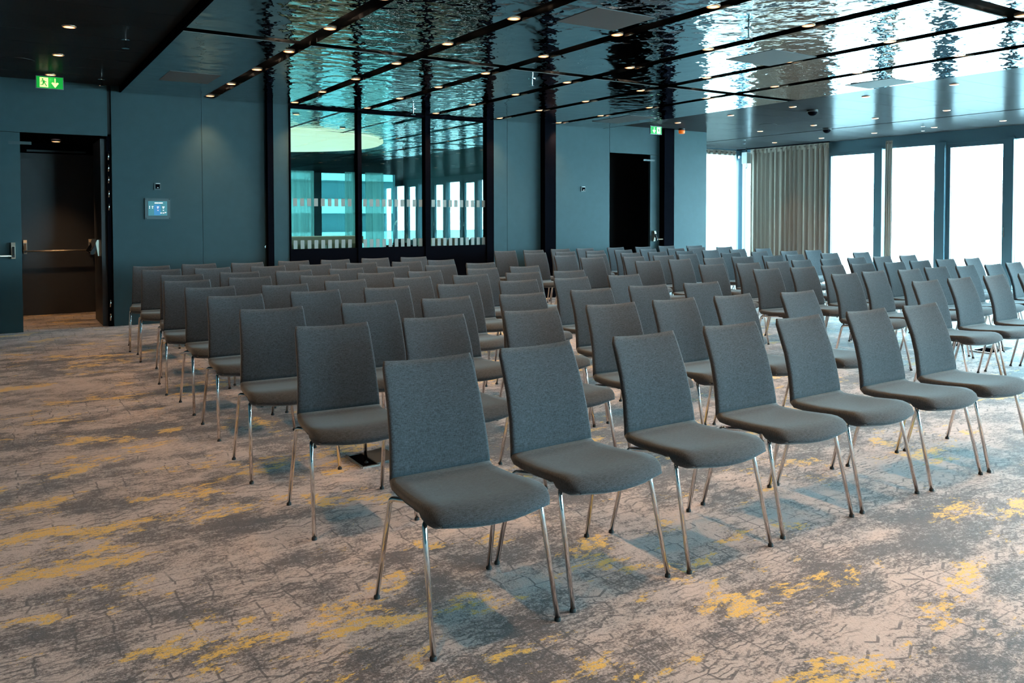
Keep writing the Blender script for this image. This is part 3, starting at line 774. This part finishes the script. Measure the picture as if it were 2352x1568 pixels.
for x, z, w, mk in ((-.105, .025, .011, 'screen_mark'), (-.105, .004, .011, 'screen_mark'), (-.072, .024, .018, 'screen_mark'), (-.070, .004, .011, 'screen_mark'), (-.010, .018, .024, 'screen_mark'), (-.006, .002, .012, 'screen_red'), (-.004, -.026, .012, 'screen_red'), (.055, .018, .028, 'screen_mark'), (.062, .002, .012, 'screen_mark'), (.062, -.026, .012, 'screen_mark'), (.030, -.062, .018, 'screen_mark'), (.058, -.062, .020, 'screen_red'), (.086, -.056, .016, 'screen_mark')):
    B(x, x + w, -.026, -.024, z, z + .010).build('screen_icon', M[mk], sc)
def wall_switch(pa, pb_, label):
    a, b = on_wall(*pa), on_wall(*pb_); hw, hh = (b.x - a.x) / 2, (a.z - b.z) / 2
    t = thing('wall_switch', ((a.x + b.x) / 2, YB, (a.z + b.z) / 2), label, 'switch')
    B(-hw, hw, -.012, 0, -hh, hh).build('switch_plate', M['bezel'], t)
    r = B(-hw * .62, hw * .62, -.020, -.012, -hh * .66, hh * .62).build('rocker', M['black'], t)
    B(-hw * .55, hw * .75, -.0145, -.012, hh * .76, hh * .97).build('label_strip', M['white_plastic'], t)
    B(-hw * .2, hw * .2, -.021, -.020, -hh * .42, -hh * .34).build('rocker_mark', M['steel'], r)
wall_switch((354, 420), (369.5, 436), 'small black switch on the slate wall above the touch panel')
wall_switch((1334, 428), (1344.5, 440), 'small black switch on the slate wall near the black doorway')
p = on_wall(613, 567)
t = thing('wall_lock', (p.x, YB, p.z), 'round steel lock on the slate panel beside the narrow wall post', 'lock')
lk = MB(); lk.prism([(.03 * math.cos(k * .3927), .03 * math.sin(k * .3927)) for k in range(16)], 'y', -.010, 0); lk.build('lock_plate', M['steel'], t)
lk = MB(); lk.prism([(.016 * math.cos(k * .3927), .016 * math.sin(k * .3927)) for k in range(16)], 'y', -.016, -.010); lk.build('cylinder', M['chrome'], t)
B(-.002, .002, -.017, -.016, -.009, .009).build('keyhole', M['black'], t)
# loudspeaker in the corner of the window bay
p = on_z(1697, 352, 2.9)
q = Vector((XW - .42, YF - .55, 2.84))
t = thing('wall_speaker', tuple(q), 'small white loudspeaker under the ceiling in the window corner', 'speaker')
MB().prism([(-.075, -.12), (.075, -.12), (.075, .16), (-.075, .16)], 'y', -.08, .08).build('speaker_box', M['white_plastic'], t)
B(-.06, .06, -.086, -.08, -.10, .14).build('speaker_grille', M['dot'], t)
MB().tube([(0, .0, .16), (0, 0, .27)], .014, 10).build('bracket', M['plate'], t)
MB().tube([(.02, .0, -.12), (.03, 0.0, -.20), (.0, .02, -.24)], .012, 8).build('cable_plug', M['white_plastic'], t)

# ------------------------------------------------------------------ floor boxes
for (x0, x1, y0, y1, lb) in ((1.70, 1.80, 4.27, 4.53, 'dark floor socket box with open steel lid under the chairs'), (8.55, 8.83, 4.28, 4.52, 'steel rimmed floor socket box at the edge of the bright carpet')):
    t = thing('floor_box', ((x0 + x1) / 2, (y0 + y1) / 2, 0), lb, 'floor box')
    w, d = (x1 - x0) / 2, (y1 - y0) / 2
    B(-w, w, -d, d, 0, .006).build('box_well', M['black'], t)
    for s in (-1, 1):
        B(s * w - .008, s * w + .008, -d, d, 0, .010).build('box_rim', M['steel'], t); B(-w, w, s * d - .008, s * d + .008, 0, .010).build('box_rim', M['steel'], t)
    MB().prism([(w - .005, .008), (w + .13, .020), (w + .13, .026), (w - .005, .014)], 'y', -d + .01, d - .01).build('box_lid', M['hatch'], t)

# ------------------------------------------------------------------ chairs
def shell(i0, i1, cap0, cap1):
    U = [(.318, .874), (.304, .848), (.279, .80), (.236, .70), (.207, .60), (.192, .525), (.184, .487), (.176, .466), (.155, .455), (.10, .451), (.02, .453), (-.06, .459), (-.11, .463), (-.15, .466), (-.19, .466), (-.225, .460), (-.255, .446), (-.273, .428), (-.280, .416)]
    Lw = [(.328, .870), (.327, .840), (.305, .790), (.264, .692), (.236, .595), (.221, .521), (.214, .472), (.203, .440), (.176, .420), (.11, .417), (.02, .418), (-.06, .424), (-.095, .424), (-.118, .416), (-.142, .397), (-.18, .388), (-.22, .388), (-.255, .397), (-.275, .406)]
    W = [.184, .190, .192, .196, .200, .205, .207, .208, .211, .216, .222, .228, .231, .233, .233, .230, .224, .215, .208]
    us = [-1, -.99, -.965, -.93, -.75, -.45, -.15, .15, .45, .75, .93, .965, .99, 1]
    mb = MB(); nu = len(us); idx = list(range(i0, i1 + 1))
    rows = []
    for i in idx:
        for side in (0, 1):
            row = []
            for u in us:
                a = max(0.0, (abs(u) - .93) / .07); th = math.sqrt(max(0.0, 1 - a * a)) * .62 + .38
                my, mz = (U[i][0] + Lw[i][0]) / 2, (U[i][1] + Lw[i][1]) / 2
                py, pz = (U[i], Lw[i])[side]
                y = my + (py - my) * th; z = mz + (pz - mz) * th
                if i <= 6: y -= .016 * u * u * (1 - .5 * i / 6)
                if i <= 2: z += .010 * (u * u - 1) * (1 - i / 3); 
                if i >= 12: y += .034 * u * u * min(1, (i - 11) / 6)
                if i >= 9: z += .004 * u * u * (1 if side == 0 else 0)
                if i >= 13 and side == 1: z += .016 * u * u
                row.append((W[i] * u, y, z))
            rows.append(row)
    for row in rows: mb.v += row
    def vi(k, side, c): return (2 * k + side) * nu + c
    for k in range(len(idx) - 1):
        for c in range(nu - 1):
            mb.f.append((vi(k, 0, c), vi(k, 0, c + 1), vi(k + 1, 0, c + 1), vi(k + 1, 0, c)))
            mb.f.append((vi(k, 1, c), vi(k + 1, 1, c), vi(k + 1, 1, c + 1), vi(k, 1, c + 1)))
        for c in (0, nu - 1):
            mb.f.append((vi(k, 0, c), vi(k + 1, 0, c), vi(k + 1, 1, c), vi(k, 1, c)))
    for k in (0, len(idx) - 1):
        for c in range(nu - 1):
            mb.f.append((vi(k, 0, c), vi(k, 1, c), vi(k, 1, c + 1), vi(k, 0, c + 1)))
    return mb
back_me = shell(0, 7, True, False).mesh('backrest', M['fabric'], True)
seat_me = shell(7, 18, False, True).mesh('seat', M['fabric'], True)
def fillet(p, q, r, rad, n=6):
    p, q, r = Vector(p), Vector(q), Vector(r)
    a = (p - q).normalized(); b = (r - q).normalized(); ang = a.angle(b); d = rad / math.tan(ang / 2)
    s, e = q + a * d, q + b * d
    return [p] + [((1 - t) ** 2) * s + 2 * t * (1 - t) * q + t * t * e for t in [k / n for k in range(n + 1)]] + [r]
def leg_me(sx, front):
    if front: path = fillet((sx * .240, -.245, .010), (sx * .226, -.150, .408), (sx * .10, -.060, .410), .020)
    else: path = fillet((sx * .238, .250, .010), (sx * .222, .150, .402), (sx * .125, -.010, .410), .024)
    return MB().tube(path, .0095, 12).mesh('leg', M['chrome'], True)
LEGS = [((sx, fr), leg_me(sx, fr)) for sx in (-1, 1) for fr in (True, False)]
glide_me = MB().lathe([(.0115, 0), (.0118, .004), (.0115, .008), (.0100, .013)], (0, 0, 0), 12).mesh('glide', M['rubber'])
plate_me = MB().box(-.14, .14, -.10, .05, .405, .416).mesh('seat_plate', M['plate'])
rail_me = MB().tube([(-.13, -.02, .409), (.13, -.02, .409)], .0085, 10).mesh('cross_rail', M['chrome'], True)
ORD = ['', 'front', 'second', 'third', 'fourth', 'fifth', 'sixth', 'seventh', 'eighth', 'ninth']
def add_chair(x, y, deg, label, group):
    t = thing('conference_chair', (x, y, 0), label, 'chair', group, math.radians(deg))
    link('seat', seat_me, t); link('backrest', back_me, t); link('seat_plate', plate_me, t); link('cross_rail', rail_me, t)
    for (sx, fr), me in LEGS:
        lg = link('leg', me, t)
        link('glide', glide_me, lg, (sx * (.240 if fr else .238), -.245 if fr else .250, 0))
for (blk, row), seats in CHAIRS.items():
    n = len(seats)
    for k, (x, y, deg) in enumerate(seats):
        if blk == 'L':
            s = n - k     # counted from the aisle
            where = ('aisle seat' if s == 1 else 'outer end seat' if s == n else ORD[s] + ' seat from the aisle')
            label = 'grey fabric chair, door-side block, %s row, %s' % (ORD[row] if row < 9 else 'back', where)
            add_chair(x, y, deg, label, 'grey chairs of the door-side block')
        else:
            s = k + 1; rb = 10 - row
            where = 'aisle seat' if s == 1 else ORD[s] + ' seat from the aisle'
            label = 'grey fabric chair, window-side block, %s, %s' % ('back row' if rb == 1 else ORD[rb] + ' row from the back', where)
            add_chair(x, y, deg, label, 'grey chairs of the window-side block')
